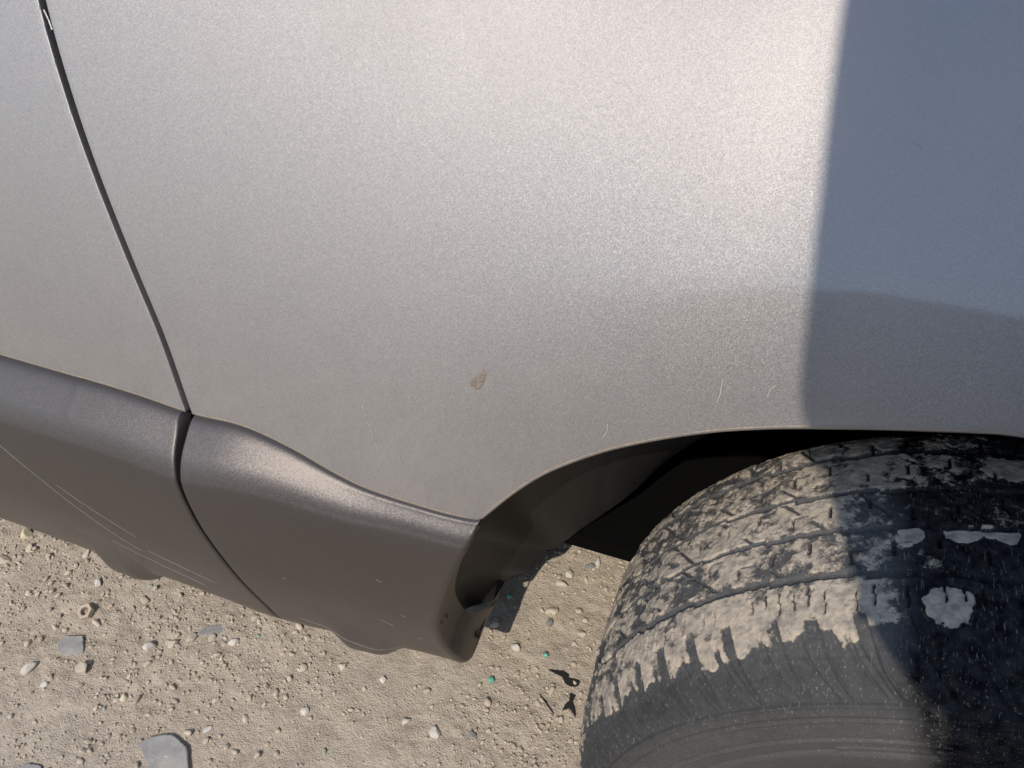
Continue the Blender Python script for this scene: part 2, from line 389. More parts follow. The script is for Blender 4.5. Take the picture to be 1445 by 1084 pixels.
mid = rows[-2] * .5 + rows[-1] * .5; mid[:, 0] -= .002
rows = rows[:-1] + [mid, rows[-1]]
# fade the roll out where the cover meets the fender's corner
for r_ in rows:
    f = sst((.486 - zE) / .02)[:, None]; r_[:] = Eend + (r_ - Eend) * (.25 + .75 * f)
P = np.concatenate([P, np.stack(rows, 0)], 0)
sill_r = under(grid_obj('fender_sill_cover', P, M_SILL))
sill_r['label'] = 'right sill cover ending in a rounded lip at the wheel arch'
Iend = rows[-1]; rows_end = rows
# dark behind the sill gap
zz = np.linspace(.12, .505, 40)
g = np.stack([np.stack([xsg(zz) + s, np.interp(zz, [.12, .2, .45, .505], [.03, -.02, -.03, .01]), zz], -1) for s in (-.04, .04)], 0)
under(grid_obj('sill_bracket', g, M_RUB))

# small marks on the skin: thin raised slivers that follow it
def on_skin(x, z, off): return np.stack([x, S(x, z) - off, z], -1)
def sill_point(x, z, off=.0005):
    t_ = catmull(sill_profile(float(x)), 200); o = np.argsort(t_[20:, 1]); return np.array([x, np.interp(z, t_[20:, 1][o], t_[20:, 0][o]) - off, z])
def ribbon(name, pts, wd, mat, parent, skin=True, off=.0004):
    pts = catmull(pts, max(12, len(pts) * 10)); d = unit(np.gradient(pts, axis=0)); pr = np.stack([-d[:, 1], d[:, 0]], -1)
    rr = np.random.RandomState(len(name) + int(abs(pts[0, 0]) * 1e4)); wv = wd * (.35 + .65 * rr.rand(len(pts))); wv[0] = wv[-1] = wd * .05
    R_ = []
    for s in (-1, 0, 1):
        q = pts + pr * (wv * s)[:, None]
        R_.append(on_skin(q[:, 0], q[:, 1], off + (.0002 if s == 0 else 0)) if skin else np.array([sill_point(a, b, off + (.0002 if s == 0 else 0)) for a, b in q]))
    return under(grid_obj(name, np.stack(R_, 0), mat), parent)
def chip(name, cx, cz, rx, rz, rot, mat, parent, seed, off=.0003, dome=.0006):
    rr = np.random.RandomState(seed); n = 22; V = [on_skin(np.array(cx), np.array(cz), off + dome * .3)]
    for ring, (f, h) in enumerate(((.55, .4), (.85, 1), (1, 0))):
        for i in range(n):
            a = 2 * math.pi * i / n; k = f * (1 + .18 * math.sin(3 * a + seed) + .12 * rr.rand())
            dx, dz = rx * k * math.cos(a), rz * k * math.sin(a)
            V.append(on_skin(np.array(cx + dx * math.cos(rot) - dz * math.sin(rot)), np.array(cz + dx * math.sin(rot) + dz * math.cos(rot)), off + dome * h))
    F = [(0, 1 + i, 1 + (i + 1) % n) for i in range(n)]
    for r in range(2):
        F += [(1 + r * n + i, 1 + (r + 1) * n + i, 1 + (r + 1) * n + (i + 1) % n, 1 + r * n + (i + 1) % n) for i in range(n)]
    return under(mesh_obj(name, np.array(V), F, mat), parent)
def bare_chip_mat():
    m = N('paint_chip_rust'); n = m.noise(420, 5, .7, dist=1.5)
    return m.set(Base_Color=m.mix(m.ramp(n, [(.42, 0), (.58, 1)]), (.15, .115, .085), (.25, .21, .17)), Roughness=.8, Normal=m.bump(n, .6, .001))
M_RCHIP = bare_chip_mat()

# ------------------------------------------------------------ wheel-arch liner and the dark room behind it
L0 = [(-.233, .030, .205)]
ii = np.linspace(0, len(Iend) - 1, 400).astype(int)
for zt in (.24, .28, .32, .36, .40, .44, .47):
    k = np.argmin(abs(Iend[:60 if False else len(Iend), 2] - zt) + (Iend[:, 1] > .12) * 9)
    L0.append((Iend[k, 0] - .001, Iend[k, 1] - .003, zt))
for x, z in ARCH[1:]:
    d_ = np.array([x - .32, z - .33]); d_ /= np.linalg.norm(d_); q = np.array([x, z]) + d_ * .012
    L0.append((q[0], float(S(q[0], q[1])) + .012, q[1]))
L1 = [(-.215, .10, .162), (-.205, .13, .175), (-.184, .15, .178), (-.171, .175, .190), (-.1560, .20, .182), (-.132, .21, .215), (-.107, .22, .245), (-.075, .215, .305), (-.048, .24, .339), (-.022, .27, .367), (.00, .30, .42), (.04, .32, .52), (.10, .33, .62), (.20, .34, .69), (.32, .35, .71), (.50, .35, .69), (.62, .34, .60), (.72, .34, .4), (.82, .34, .3)]
A_ = catmull(L0, 160); B_ = catmull(L1, 160)
rowsL = []
for t_ in np.linspace(0, 1, 26):
    Q = A_ * (1 - t_) + B_ * t_
    # hollow the tunnel outwards, away from the wheel, and press stiffening ribs into it
    c_ = np.stack([Q[:, 0] - .32, 0 * Q[:, 0], Q[:, 2] - .33], -1); c_ = unit(c_)
    Q = Q + c_ * (.018 * math.sin(math.pi * t_) + .0006 * np.sin(np.linspace(0, 60, 160)) ** 8)[:, None]
    rowsL.append(Q)
liner = under(grid_obj('wheel_arch_liner', np.stack(rowsL, 0), M_LINER))
inner = [B_, B_ + np.array([0, .02, .03]), np.stack([B_[:, 0], 0 * B_[:, 0] + .62, B_[:, 2] + .12], -1), np.stack([B_[:, 0], 0 * B_[:, 0] + .8, B_[:, 2] - .02], -1)]
under(grid_obj('inner_wheelhouse', np.stack(inner, 0), M_SHADE_BLACK))
def box_obj(name, x0, x1, y0, y1, z0, z1, mat, bev=.01):
    bm = bmesh.new(); bmesh.ops.create_cube(bm, size=1)
    for v in bm.verts: v.co = Vector(((x0 + x1) / 2 + v.co.x * (x1 - x0), (y0 + y1) / 2 + v.co.y * (y1 - y0), (z0 + z1) / 2 + v.co.z * (z1 - z0)))
    bmesh.ops.bevel(bm, geom=bm.edges[:], offset=bev, segments=2, affect='EDGES')
    me = bpy.data.meshes.new(name); bm.to_mesh(me); bm.free(); me.materials.append(mat)
    o = bpy.data.objects.new(name, me); COL.objects.link(o); return o
under(box_obj('floor_pan', -1.75, -.32, .16, 1.45, .20, .26, M_UNDER))
under(box_obj('shade_tray', -.20, .88, .218, 1.05, .155, .20, M_SHADE_BLACK))  # black sheet set low to stand in for shaded ground behind the tyre
under(box_obj('far_side_panel', -1.75, .93, 1.50, 1.54, .18, 1.02, M_UNDER))
under(box_obj('front_panel', .90, .94, .2, 1.5, .2, 1.0, M_UNDER))
# bonnet and door glass, above the picture
xx = np.linspace(-.60, .93, 30); Pb = []
for t_ in np.linspace(0, 1, 16):
    Pb.append(np.stack([xx - .135 * (1 - t_) * 0, S(xx, 0 * xx + 1.02) * (1 - t_) + 1.5 * t_, 1.021 + .05 * np.sin(math.pi * t_) + 0 * xx], -1))
under(grid_obj('bonnet', np.stack(Pb, 0), M_PAINT))
xx = np.linspace(-1.75, -.76, 20)
under(grid_obj('door_window', np.stack([np.stack([xx + .3 * t_ * (xx > 9), S(xx, 0 * xx + 1.02) + .01 + .22 * t_, 1.022 + .38 * t_ + 0 * xx], -1) for t_ in np.linspace(0, 1, 6)], 0), M_GLASS))
# under-arch sliver of mud flap above the tyre

# ------------------------------------------------------------ the wheel
WC = np.array([.272, -.017, .3162]); DE, CA = .030, .032
WN = np.array([math.sin(DE) * math.cos(CA), -math.cos(DE) * math.cos(CA), math.sin(CA)])   # outwards along the axle
WT = np.array([math.cos(DE), math.sin(DE), 0.0]); WU = np.cross(WN, WT); WU *= np.sign(WU[2])
PROF = np.array([(-.100, .196), (-.114, .225), (-.124, .255), (-.126, .275), (-.121, .297), (-.112, .309), (-.10, .3185), (-.08, .3222), (-.04, .325), (0, .326), (.04, .325), (.065, .3228), (.085, .3185), (.098, .3130), (.112, .304), (.119, .2965), (.1245, .287), (.127, .278), (.1275, .268), (.126, .255), (.1215, .235), (.114, .212), (.104, .196)])
PQ = catmull(PROF, 3000); uq = np.concatenate([[0], np.cumsum(np.linalg.norm(np.diff(PQ, axis=0), axis=1))]); uq -= uq[np.argmin(abs(PQ[:, 0]) + 9 * (PQ[:, 1] < .3))]
fine = np.radians(np.arange(55, 196, .145)); coarse = np.radians(np.arange(198, 413, 3.0))
TH = np.concatenate([fine, coarse]); UU = np.concatenate([np.arange(uq[0], -.125, .006), np.arange(-.125, .19, .00085), np.arange(.192, uq[-1], .005)])
th, u = np.meshgrid(TH, UU, indexing='ij'); deg = np.degrees(th); arc = th * .326           # metres along the tread
s = np.interp(u, uq, PQ[:, 0]); rho = np.interp(u, uq, PQ[:, 1])
gs = np.gradient(PQ[:, 0], uq); gr_ = np.gradient(PQ[:, 1], uq); ns = -np.interp(u, uq, gr_); nr = np.interp(u, uq, gs)   # profile normal
def groove(d, wdt, edge=.0007): return 1 - sst((np.abs(d) - wdt) / edge)
nz = fbm(arc * 60, u * 60, 1, 4); nz2 = fbm(arc * 240, u * 240, 2, 3)
warp = (fbm(arc * 25, u * 25, 5, 3) - .5) * .004
h = np.zeros_like(u); cut = np.zeros_like(u)
def add_cut(m_, depth):
    global h, cut
    m_ = np.clip(m_, 0, 1); h = np.minimum(h, -depth * m_); cut = np.maximum(cut, m_)
inb = lambda a, b, e=.001: sst((u - a) / e) * (1 - sst((u - b) / e))
# four main grooves, worn shallow and choked with mud; edges step in and out block by block
for gi, (c, wd, dp, pit) in enumerate(((.0405, .0028, .0034, .0335), (.0010, .0021, .0026, .029), (-.0365, .0021, .0028, .031), (-.0800, .0026, .003, .030))):
    ph = arc / pit + gi * .37; st = (np.floor(ph) % 2) * .0014 + (ph % 1 - .5) * .0022
    add_cut(groove(u - c - st - warp * .3, wd), dp * (.55 + .6 * nz))
# slanted channels across the ribs and short stepped sipes
for ri, (a, b, pit, sl_, ofs) in enumerate(((.0035, .037, .056, 1.15, .010), (-.034, -.002, .056, .95, .030), (-.077, -.040, .056, 1.1, .004), (-.105, -.083, .05, .7, .0))):
    k = (arc + (u - a) * sl_ + warp * 1.2 - ofs) % pit - pit / 2
    add_cut(groove(k, .0009 + .0008 * nz) * inb(a, b) * sst((fbm(arc * 40, u * 60, ri, 3) - .40) / .12), .0016 * (.3 + nz))
    # L-shaped notches
    q = ((arc - ofs * 2.1) % (pit / 2)) - pit / 4; um = (a + b) / 2 + (np.floor((arc - ofs * 2.1) / (pit / 2)) % 3 - 1) * .006
    add_cut(groove(q - .001 + warp * .2, .00075, .0005) * (1 - sst((np.abs(u - um) - .0055) / .001)), .0045)
    add_cut(groove(u - um + .0055, .0006, .0005) * sst((q + .011) / .001) * (1 - sst(q / .001)) * (vnoise(np.floor(arc / pit * 2) * 7.1, ri * 3.3) > .45), .003)
# shoulder rib: thin stepped sipes
pit = .0105; idx = np.floor(arc / pit); q = arc % pit - pit / 2 + .0022 * (vnoise(idx * 3.7, 0 * u + 2) - .5)
lo = .047 + .008 * vnoise(idx * 5.3, 0 * u + 4, 3); hi = lo + .010 + .012 * vnoise(idx * 9.1, 0 * u + 8, 4)
step = .0014 * sst((u - (lo + hi) / 2) / .0006)
add_cut(groove(q + step - (u - .06) * .12, .0004, .0005) * sst((u - lo) / .001) * (1 - sst((u - hi) / .001)) * (vnoise(idx * 1.9, 0 * u + 1, 5) > .35), .004)
# shoulder scallops: broad worn hollows from the tread's edge down the sidewall, in pairs
pit = .0330; idx = np.floor((arc + .006) / pit); q = (arc + .006) % pit - pit / 2
jit = vnoise(idx * 6.1, 0 * u + 3, 1); q = q + (jit - .5) * .008; amp = .35 + .9 * vnoise(idx * 4.3, 0 * u + 6, 2)
bend = (u - .075) * -.22 - 1.6 * np.maximum(u - .095, 0) ** 1.5
wd = .0036 * (1 - .75 * sst((u - .085) / .03))
add_cut(groove(q - bend - .0015, wd, .0016) * sst((u - .066) / .008) * (1 - sst((u - .1225) / .004)) * np.clip(amp, 0, 1), .0024)
add_cut(groove(q - bend - .0135 + .1 * (u - .08), wd * .45, .0014) * sst((u - .080) / .01) * (1 - sst((u - .1225) / .004)) * .8, .0016)
# raised rib beside each scallop
h = h + .0010 * groove(q - bend + .0045, .0007, .001) * sst((u - .092) / .006) * (1 - sst((u - .1215) / .003))
# sidewall rings
for c, dp, wd in ((.1265, .0010, .0010), (.1372, .0009, .0011), (.1560, .0012, .0012), (.172, .0008, .002)):
    h = h - dp * groove(u - c, wd * .4, .0012); h = h + dp * .7 * groove(u - c - .0022, .0006, .0012)
h = h + .0011 * sst((u - .1250) / .002) * (1 - sst((u - .1360) / .002)) + .0016 * sst((u - .1740) / .003)
# raised lettering plate low on the sidewall
h = h + .0011 * sst((u - .1655) / .0015) * (1 - sst((u - .185) / .0015)) * sst((deg - 111) / 1) * (1 - sst((deg - 125) / 1))
# chafed, torn rubber
tr = (u < .125)
h = h + (nz2 - .5) * .0009 * tr + (nz - .5) * .0022 * (u < .10) + (fbm(arc * 90, u * 30 + arc * 20, 6, 3) - .5) * .0011 * sst((u - .05) / .02) * (1 - sst((u - .12) / .01))
# where mud has dried on the tread
cover = fbm(arc * 16 + 3, u * 16, 4, 5, .62)
edge = .0875 + .060 * (fbm(arc * 13, 0 * u + .5, 2, 4, .65) - .5) + .018 * (fbm(arc * 80, u * 25, 3, 3) - .5) - .010 * sst((126 - deg) / 8)
mud = .70 + (fbm(arc * 170, u * 170, 3, 3, .7) - .5) * .7 + (cover - .5) * 1.0 - .26 * sst((fbm(arc * 45, u * 45, 2, 4, .65) - .50) / .10) + (fbm(arc * 75, u * 75, 7, 4, .6) - .5) * .9
mud = mud - .95 * cut * (1 - .6 * sst((deg - 150) / 25)) + .10 * (h > 0.0004)
mud = mud - 1.4 * sst((u - edge) / .006)
mud = mud - .20 * sst((u + .004) / .01) * (1 - sst((u - .052) / .008)) * 1.0 + .16 * sst((u - .043) / .006)
streakm = fbm(arc * 30, u * 130 + arc * 60, 3, 3)
mud = mud + (streakm - .5) * 1.1 * sst((deg - 133) / 14)
# towards the right the mud mask is cut back; single cakes remain
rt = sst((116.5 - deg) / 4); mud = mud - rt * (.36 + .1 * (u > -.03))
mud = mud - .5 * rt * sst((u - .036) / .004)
for (d0, u0, rd, ru) in ((120.3, .0815, 1.95, .0115), (109.4, .0655, 2.6, .0125), (112.7, .0105, 1.7, .0100), (107.5, .0075, 2.2, .0080), (104.3, .0035, 1.0, .006), (102.6, .0065, 1.3, .0075), (131, .071, 1.6, .010), (118.5, .061, 1.9, .010), (117.8, -.052, 2.0, .011), (98, -.030, 2.4, .010), (101, -.06, 4, .012), (93, -.055, 3, .011), (113, -.055, 1.6, .006), (88, .004, 2, .009), (84, .062, 2, .010)):
    rr = np.hypot((deg - d0) / rd, (u - u0) / ru) + (fbm(arc * 110, u * 110, 1, 3) - .5) * .9
    b_ = 1 - sst((rr - .82) / .22); mud = np.maximum(mud, b_ * 1.25 * (1 - .8 * cut))
h = h + .0009 * sst((mud - .45) / .2) + (fbm(arc * 420, u * 420, 4, 2) - .5) * .0007 * (u < .10)
film_shade = np.clip(.66 + .25 * (1 - sst((u - .08) / .03)) + .25 * (fbm(arc * 12, u * 30, 5, 4) - .5) - .9 * (1 - sst((u - .118) / .05)) * .35 - 1.0 * sst((117 - deg) / 8) * (u < .2), 0, 1)  # dust film, with painted shade darkening the rubber right of the shadow edge
rr_ = rho + nr * h; ss_ = s + ns * h
P = WC + rr_[..., None] * (np.cos(th)[..., None] * WT + np.sin(th)[..., None] * WU) + ss_[..., None] * WN
# the tyre's foot flattens on the ground
P[..., 2] = np.maximum(P[..., 2], -.002)
wheel = empty('front_wheel', tuple(WC)); under(wheel)
wheel['label'] = 'front wheel with a worn mud caked tyre'
bpy.context.view_layer.update()
def under_wheel(o):
    o.parent = wheel; o.matrix_parent_inverse = Matrix.Translation(-Vector(WC)); return o
tyre = under_wheel(grid_obj('tyre', P, M_TYRE, closed=True, attrs=dict(mud=mud.ravel(), film_shade=film_shade.ravel())))
rp = catmull([(-.10, .196), (-.09, .19), (-.06, .165), (-.02, .16), (.05, .165), (.09, .185), (.100, .195), (.104, .200), (.102, .192), (.085, .182), (.06, .17), (.055, .12), (.065, .07), (.06, .0)], 60)
ta = np.linspace(0, 2 * math.pi, 97)[:-1]
R_ = np.array([[WC + r * (math.cos(a) * WT + math.sin(a) * WU) + (q - (.006 if (i % 16) < 6 and .07 < r < .16 and q > .04 else 0)) * WN for (q, r) in rp] for i, a in enumerate(ta)])
under_wheel(grid_obj('rim', R_, M_RIM, closed=True))

# ------------------------------------------------------------ ground
def nonuni(a, b, st, far, n=26):
    m = np.arange(a, b + st / 2, st); k = (np.geomspace(.01, far, n)); return np.concatenate([a - k[::-1], m, b + k])
gx_ = nonuni(-1.45, .45, .004, 300); gy_ = nonuni(-.50, .95, .004, 300)
X, Y = np.meshgrid(gx_, gy_, indexing='ij')
near = sst((3 - np.hypot(X + .4, Y)) / 2.5)
def gz(X, Y):
    a = (fbm(X * 4, Y * 4, 0, 3) - .5) * .016 + (fbm(X * 30, Y * 30, 2, 4) - .5) * .006
    rough_ = sst((fbm(X * 5 + 9, Y * 5, 3, 3) - .36) / .2)
    a = a + rough_ * ((fbm(X * 95, Y * 95, 1, 3) - .5) * .0055)
    # old tyre print: faint crossing ledges in the packed dirt
    for (c, ang) in ((-.62, .30), (-.70, -1.25), (-.50, .15), (-.44, -1.35)):
        d_ = X * math.sin(ang) + Y * math.cos(ang) - c * math.sin(ang) + (fbm(X * 20, Y * 20, 4, 2) - .5) * .02
        a = a + .0005 * np.exp(-(d_ / .006) ** 2) * vnoise(X * 9, Y * 9, 2)
    return a
Z = gz(X, Y) * near
ground = grid_obj('ground', np.stack([X, Y, Z], -1), M_DIRT)
tag(ground, kind='structure')
def gh(x, y): return float(gz(np.array(x), np.array(y)))

def ico(sub):
    bm = bmesh.new(); bmesh.ops.create_icosphere(bm, subdivisions=sub, radius=1)
    V = np.array([v.co[:] for v in bm.verts]); F = np.array([[v.index for v in f.verts] for f in bm.faces]); bm.free(); return V, F
IV, IF = ico(1); IV2, IF2 = ico(2); IV3, IF3 = ico(3)
rs = np.random.RandomState(5)
def facet(V, rs, cuts=9, depth=.25):
    V = V.copy()
    for _ in range(cuts):
        n = rs.randn(3); n /= np.linalg.norm(n); d = 1 - depth * (.3 + rs.rand()); e = V @ n - d; V = V - np.where(e > 0, e, 0)[:, None] * n
    return V
protos = [facet(IV2, rs, 14, .35) for _ in range(30)]; protos1 = [facet(IV, rs, 6, .25) for _ in range(24)]
VV, FF, CC = [], [], []; base = 0
n_g = 40000
px_ = rs.rand(n_g) * 1.75 - 1.4; py_ = rs.rand(n_g) * 1.3 - .45
dens = fbm(px_ * 6 + 9, py_ * 6, 3, 3); clus = fbm(px_ * 22, py_ * 22, 6, 2)
leftmost = sst((-.70 - px_) / .2)
keep = rs.rand(n_g) < np.clip(.40 + 2.8 * (dens - .45) + 1.3 * (clus - .5) + .35 * leftmost, .08, 1)
px_, py_ = px_[keep], py_[keep]
rad_ = np.clip(.00155 * np.exp(rs.randn(len(px_)) * .50 + .12), .0010, .0075)
tan = np.array([.46, .39, .295])
for x, y, r in zip(px_, py_, rad_):
    big = r > .0032
    V0, F0 = (protos[rs.randint(30)], IF2) if big else (protos1[rs.randint(24)], IF)
    a = rs.rand() * 6.28; ca, sa = math.cos(a), math.sin(a); tl = rs.randn() * .35
    sc = np.array([1 + .45 * rs.rand(), .75 + .3 * rs.rand(), .55 + .3 * rs.rand()]) * r
    V = V0 * sc; V = np.stack([V[:, 0] * ca - V[:, 1] * sa, V[:, 0] * sa + V[:, 1] * ca, V[:, 2] + tl * V[:, 0]], -1)
    sink = .2 + .5 * rs.rand()
    V = V + np.array([x, y, gh(x, y) + r * .6 * (1 - 1.3 * sink)])
    q = rs.rand()
    c = tan * (.80 + .60 * rs.rand()) * np.array([1, .98 + .05 * rs.rand(), .93 + .2 * rs.rand()])
    if q > .93: c = np.array([.60, .55, .47]) * (.85 + .3 * rs.rand())
    elif q > .89: c = np.array([.27, .255, .235]) * (.7 + .6 * rs.rand())
    elif q > .8885: c = np.array([.16, .40, .31])
    elif q > .880: c = np.array([.38, .25, .17])
    VV.append(V); FF.append(F0 + base); CC.append(np.tile(c, (len(V), 1))); base += len(V)
gravel = mesh_obj('gravel', np.concatenate(VV), np.concatenate(FF), M_GRAV, None, True, dict(tint=np.concatenate(CC)))
tag(gravel, 'sandy gravel grains scattered over the packed dirt', 'gravel', kind='stuff')

# ------------------------------------------------------------ single stones and litter one can point to
def stone(name, x, y, rx, ry, rz, rot, mat, label, cat='stone', group=None, seed=0, sink=.3, cuts=22, depth=.42):
    r_ = np.random.RandomState(seed + 40); V = facet(IV3, r_, cuts, depth) * np.array([rx, ry, rz])
    V = V + (r_.rand(*V.shape) - .5) * min(rx, ry, rz) * .05
    o = mesh_obj(name, V, IF3, mat, None, False); o.location = (x, y, gh(x, y) + rz * (1 - 2 * sink) * .8); o.rotation_euler = (r_.randn() * .1, r_.randn() * .1, rot)
    o.data.polygons.foreach_set('use_smooth', np.ones(len(o.data.polygons), bool))
    return tag(o, label, cat, group)
def slab_stone(name, x, y, outline, th_, mat, label, rotx=0, roty=0, cat='stone', z=0, seed=1):
    """flat flake with its own outline, broken edges and slight relief"""
    r_ = np.random.RandomState(seed); P0 = np.array(outline, float); n = 64
    Q = np.vstack([P0, P0[:1]]); d = np.concatenate([[0], np.cumsum(np.linalg.norm(np.diff(Q, axis=0), axis=1))]); t_ = np.linspace(0, d[-1], n + 1)[:-1]
    O = np.stack([np.interp(t_, d, Q[:, 0]), np.interp(t_, d, Q[:, 1])], -1) + (r_.rand(n, 2) - .5) * .0012
    c = O.mean(0); V = []; rings = ((.35, th_), (.7, th_), (.955, th_), (1.0, th_ * .8), (1.01, .1 * th_), (.97, -th_ * .8))
    V.append((c[0], c[1], th_))
    for f, zz_ in rings:
        for p in O:
            q = c + (p - c) * f; V.append((q[0], q[1], zz_ + (.0007 * (float(vnoise(p[0] * 90 * f, p[1] * 90 * f, 2)) - .5) if f < 1 else 0)))
    F = [(0, 1 + i, 1 + (i + 1) % n) for i in range(n)]
    for r in range(len(rings) - 1): F += [(1 + r * n + i, 1 + (r + 1) * n + i, 1 + (r + 1) * n + (i + 1) % n, 1 + r * n + (i + 1) % n) for i in range(n)]
    o = mesh_obj(name, np.array(V), F, mat, None, False); o.location = (x, y, gh(x, y) + z); o.rotation_euler = (rotx, roty, 0)
    return tag(o, label, cat)
slab_stone('slate_flake', -.575, -.165, [(-.048, -.009), (-.037, .006), (-.018, .0157), (-.009, .0182), (.020, .0107), (.038, -.0098), (.050, -.035), (.02, -.052), (-.010, -.030), (-.036, -.0117)], .0050, M_SLATE, 'largest flat grey slate flake, on the dirt at the bottom edge', .03, -.05, 'stone', .0015, 3)
slab_stone('slate_flake', -.808, -.088, [(-.0235, -.006), (-.0225, .0065), (.003, .0165), (.023, -.004), (.005, -.0165), (-.011, -.0175)], .0045, M_SLATE, 'small square grey slate chip just below the steel nut', .02, .04, 'stone', .001, 5)
slab_stone('slate_sliver', -.626, .004, [(-.0215, -.016), (-.019, -.001), (.011, .0195), (.0195, .020), (.011, .003), (-.001, -.010)], .0030, M_SLATE, 'thin bluish slate sliver half buried just below the left sill cover', -.10, .10, 'stone', .000, 8)
slab_stone('slate_flake', -.728, -.249, [(-.018, -.002), (-.010, .006), (.008, .010), (.018, .002), (.0, -.012)], .0040, M_SLATE, 'grey slate flake cut off by the bottom edge at the far left', 0, .05, 'stone', .001, 9)
SPEC = [('round_stone', -1.031, .047, .0115, .0135, .0110, .6, M_YEL, 'yellowish round stone with a dark shadow, tucked against the sill at the far left'),
 ('pale_stone', -.701, -.051, .0095, .0125, .0085, .2, M_WHITE, 'pale angular stone with a dark shadow left of the slate sliver'),
 ('white_stone', -.590, -.003, .0095, .0075, .0075, .8, M_WHITE, 'white stone with a black shadow just right of the slate sliver'),
 ('pale_stone', -.842, -.139, .0085, .0155, .0080, -.2, M_PALE, 'upright oval pale stone below the small square slate chip'),
 ('tan_stone', -.767, -.113, .0130, .0130, .0075, .4, M_TAN, 'rounded tan stone half sunk in dirt right of the upright oval pale one'),
 ('white_stone', -.800, -.150, .0080, .0060, .0050, .1, M_WHITE, 'small white stone between the oval pale stone and a sunk tan one'),
 ('white_stone', -.2544, -.024, .0095, .0090, .0070, .0, M_WHITE, 'light squarish stone just left of a dark grey one near the bottom edge'),
 ('grey_stone', -.2058, -.0092, .0078, .0070, .0055, .5, M_GREYST, 'dark grey stone near the bottom, midway between the sill end and the tyre'),
 ('white_stone', -.1563, .2775, .0095, .0120, .0080, .6, M_PALE, 'large pale stone under the wheel arch, in sun just left of the shade'),
 ('tan_stone', -.1650, .2560, .0130, .0070, .0055, -.2, M_PALE, 'flat long pale stone in front of the large pale one under the arch'),
 ('grey_stone', -.131, .3037, .0110, .0090, .0070, .2, M_GREYST, 'dark grey stone under the wheel arch beside the shade'),
 ('pale_stone', -.121, .316, .0060, .0110, .0080, -.1, M_PALE, 'upright pale chip leaning against the dark grey stone under the arch'),
 ('tan_stone', -.160, .205, .0130, .0080, .0060, .3, M_TAN, 'long tan stone right of the green glass bead under the arch'),
 ('grey_stone', -.160, .1850, .0090, .0080, .0070, 1.2, M_GREYST, 'rounded grey stone with a curved shadow, below the long tan one'),
 ('tan_stone', -.1113, .187, .0095, .0070, .0050, .1, M_TAN, 'blocky tan stone close to the left edge of the tyre'),
 ('pale_stone', -.194, .130, .0090, .0075, .0060, .1, M_WHITE, 'whitish stone on the dirt just right of the rounded sill end'),
 ('pale_stone', -.9077, .0486, .0060, .0100, .0055, .2, M_PALE, 'pale stone close under the left sill cover, above the dark pit'),
 ('pale_stone', -.850, .010, .0080, .0080, .0065, .2, M_WHITE, 'small bright stone just above the steel nut'),
 ('yellow_stone', -.685, -.128, .0070, .0085, .0055, .5, M_YEL, 'small yellowish stone above the largest slate flake, to its left'),
 ('pale_stone', -.3563, .021, .0070, .0080, .0055, .2, M_WHITE, 'small pale stone directly under the right sill cover\'s hanging bulge'),
 ('tan_stone', -1.027, -.008, .0140, .0110, .0080, .2, M_TAN, 'tan stone cut by the left edge of the picture'),
 ('tan_stone', -.6525, -.020, .0100, .0110, .0055, .2, M_TAN, 'low tan stone touching the lower left tip of the slate sliver'),
 ('tan_stone', -.672, -.038, .0105, .0095, .0065, .9, M_TAN, 'rough tan stone between the pale angular stone and the slate sliver'),
 ('tan_stone', -.4198, .0186, .0090, .0080, .0060, .2, M_PALE, 'pale stone just below the right sill cover, left of its hanging bulge'),
 ('tan_stone', -.300, -.022, .0080, .0075, .0060, .6, M_PALE, 'small stone left of the light squarish stone near the bottom'),
 ('white_stone', -.5463, -.1251, .0045, .0090, .0045, -.7, M_WHITE, 'narrow white stone lying just above right of the largest slate flake'),
 ('tan_stone', -.436, -.0569, .0070, .0070, .0060, .2, M_WHITE, 'single small bright stone on the smooth dirt below the sill covers'),
]
for i, (nm, x, y, a, b, cc, ro, mt, lab) in enumerate(SPEC): stone(nm, x, y, a, b, cc, ro, mt, lab, seed=i * 7, sink=.30)
for x, y, r, lab in ((-.2314, .2077, .0042, 'round green glass bead under the wheel arch, beside the liner\'s lower tip'), (-.2106, .0719, .0048, 'green glass bit on the dirt right of the sill cover\'s rounded lip'), (-.150, .135, .0038, 'tiny pale green glass bit between the sill end and the tyre')):
    stone('glass_bead', x, y, r * 1.1, r, r * .9, .3, M_GREEN, lab, 'glass', seed=int(r * 1e5), sink=.2, depth=.15)
# hex nut, lying tilted
bm = bmesh.new(); n = 6; Ro, Ri, H_ = .0125, .0062, .0085
rings = [[(Ro * math.cos(a * math.pi / 3), Ro * math.sin(a * math.pi / 3)) for a in range(6)]]
def nut_mesh():
    V, F = [], []; K = 36
    def ring(fn, z):
        b0 = len(V)
        for i in range(K):
            a = 2 * math.pi * i / K; r = fn(a); V.append((r * math.cos(a), r * math.sin(a), z))
        return b0
    hexr = lambda a: Ro * math.cos(math.pi / 6) / math.cos((a % (math.pi / 3)) - math.pi / 6)
    seq = [ring(lambda a: Ri, 0), ring(lambda a: Ri, H_ * .9), ring(lambda a: Ri * 1.16, H_), ring(lambda a: min(hexr(a), Ro * .90), H_), ring(hexr, H_ * .86), ring(hexr, H_ * .12), ring(lambda a: min(hexr(a), Ro * .9), 0), ring(lambda a: Ri, 0)]
    for p, q in zip(seq[:-1], seq[1:]):
        for i in range(K): F.append((p + i, q + i, q + (i + 1) % K, p + (i + 1) % K))
    return V, F
bm.free(); V, F = nut_mesh()
nut = mesh_obj('hex_nut', np.array(V), [f[::-1] for f in F], M_RUSTNUT, None, False); nut.location = (-.8295, -.036, gh(-.8295, -.036) + .0005); nut.rotation_euler = (.30, -.25, .5)
tag(nut, 'rusty steel hex nut coated in dust, lying on the dirt at the left', 'nut')
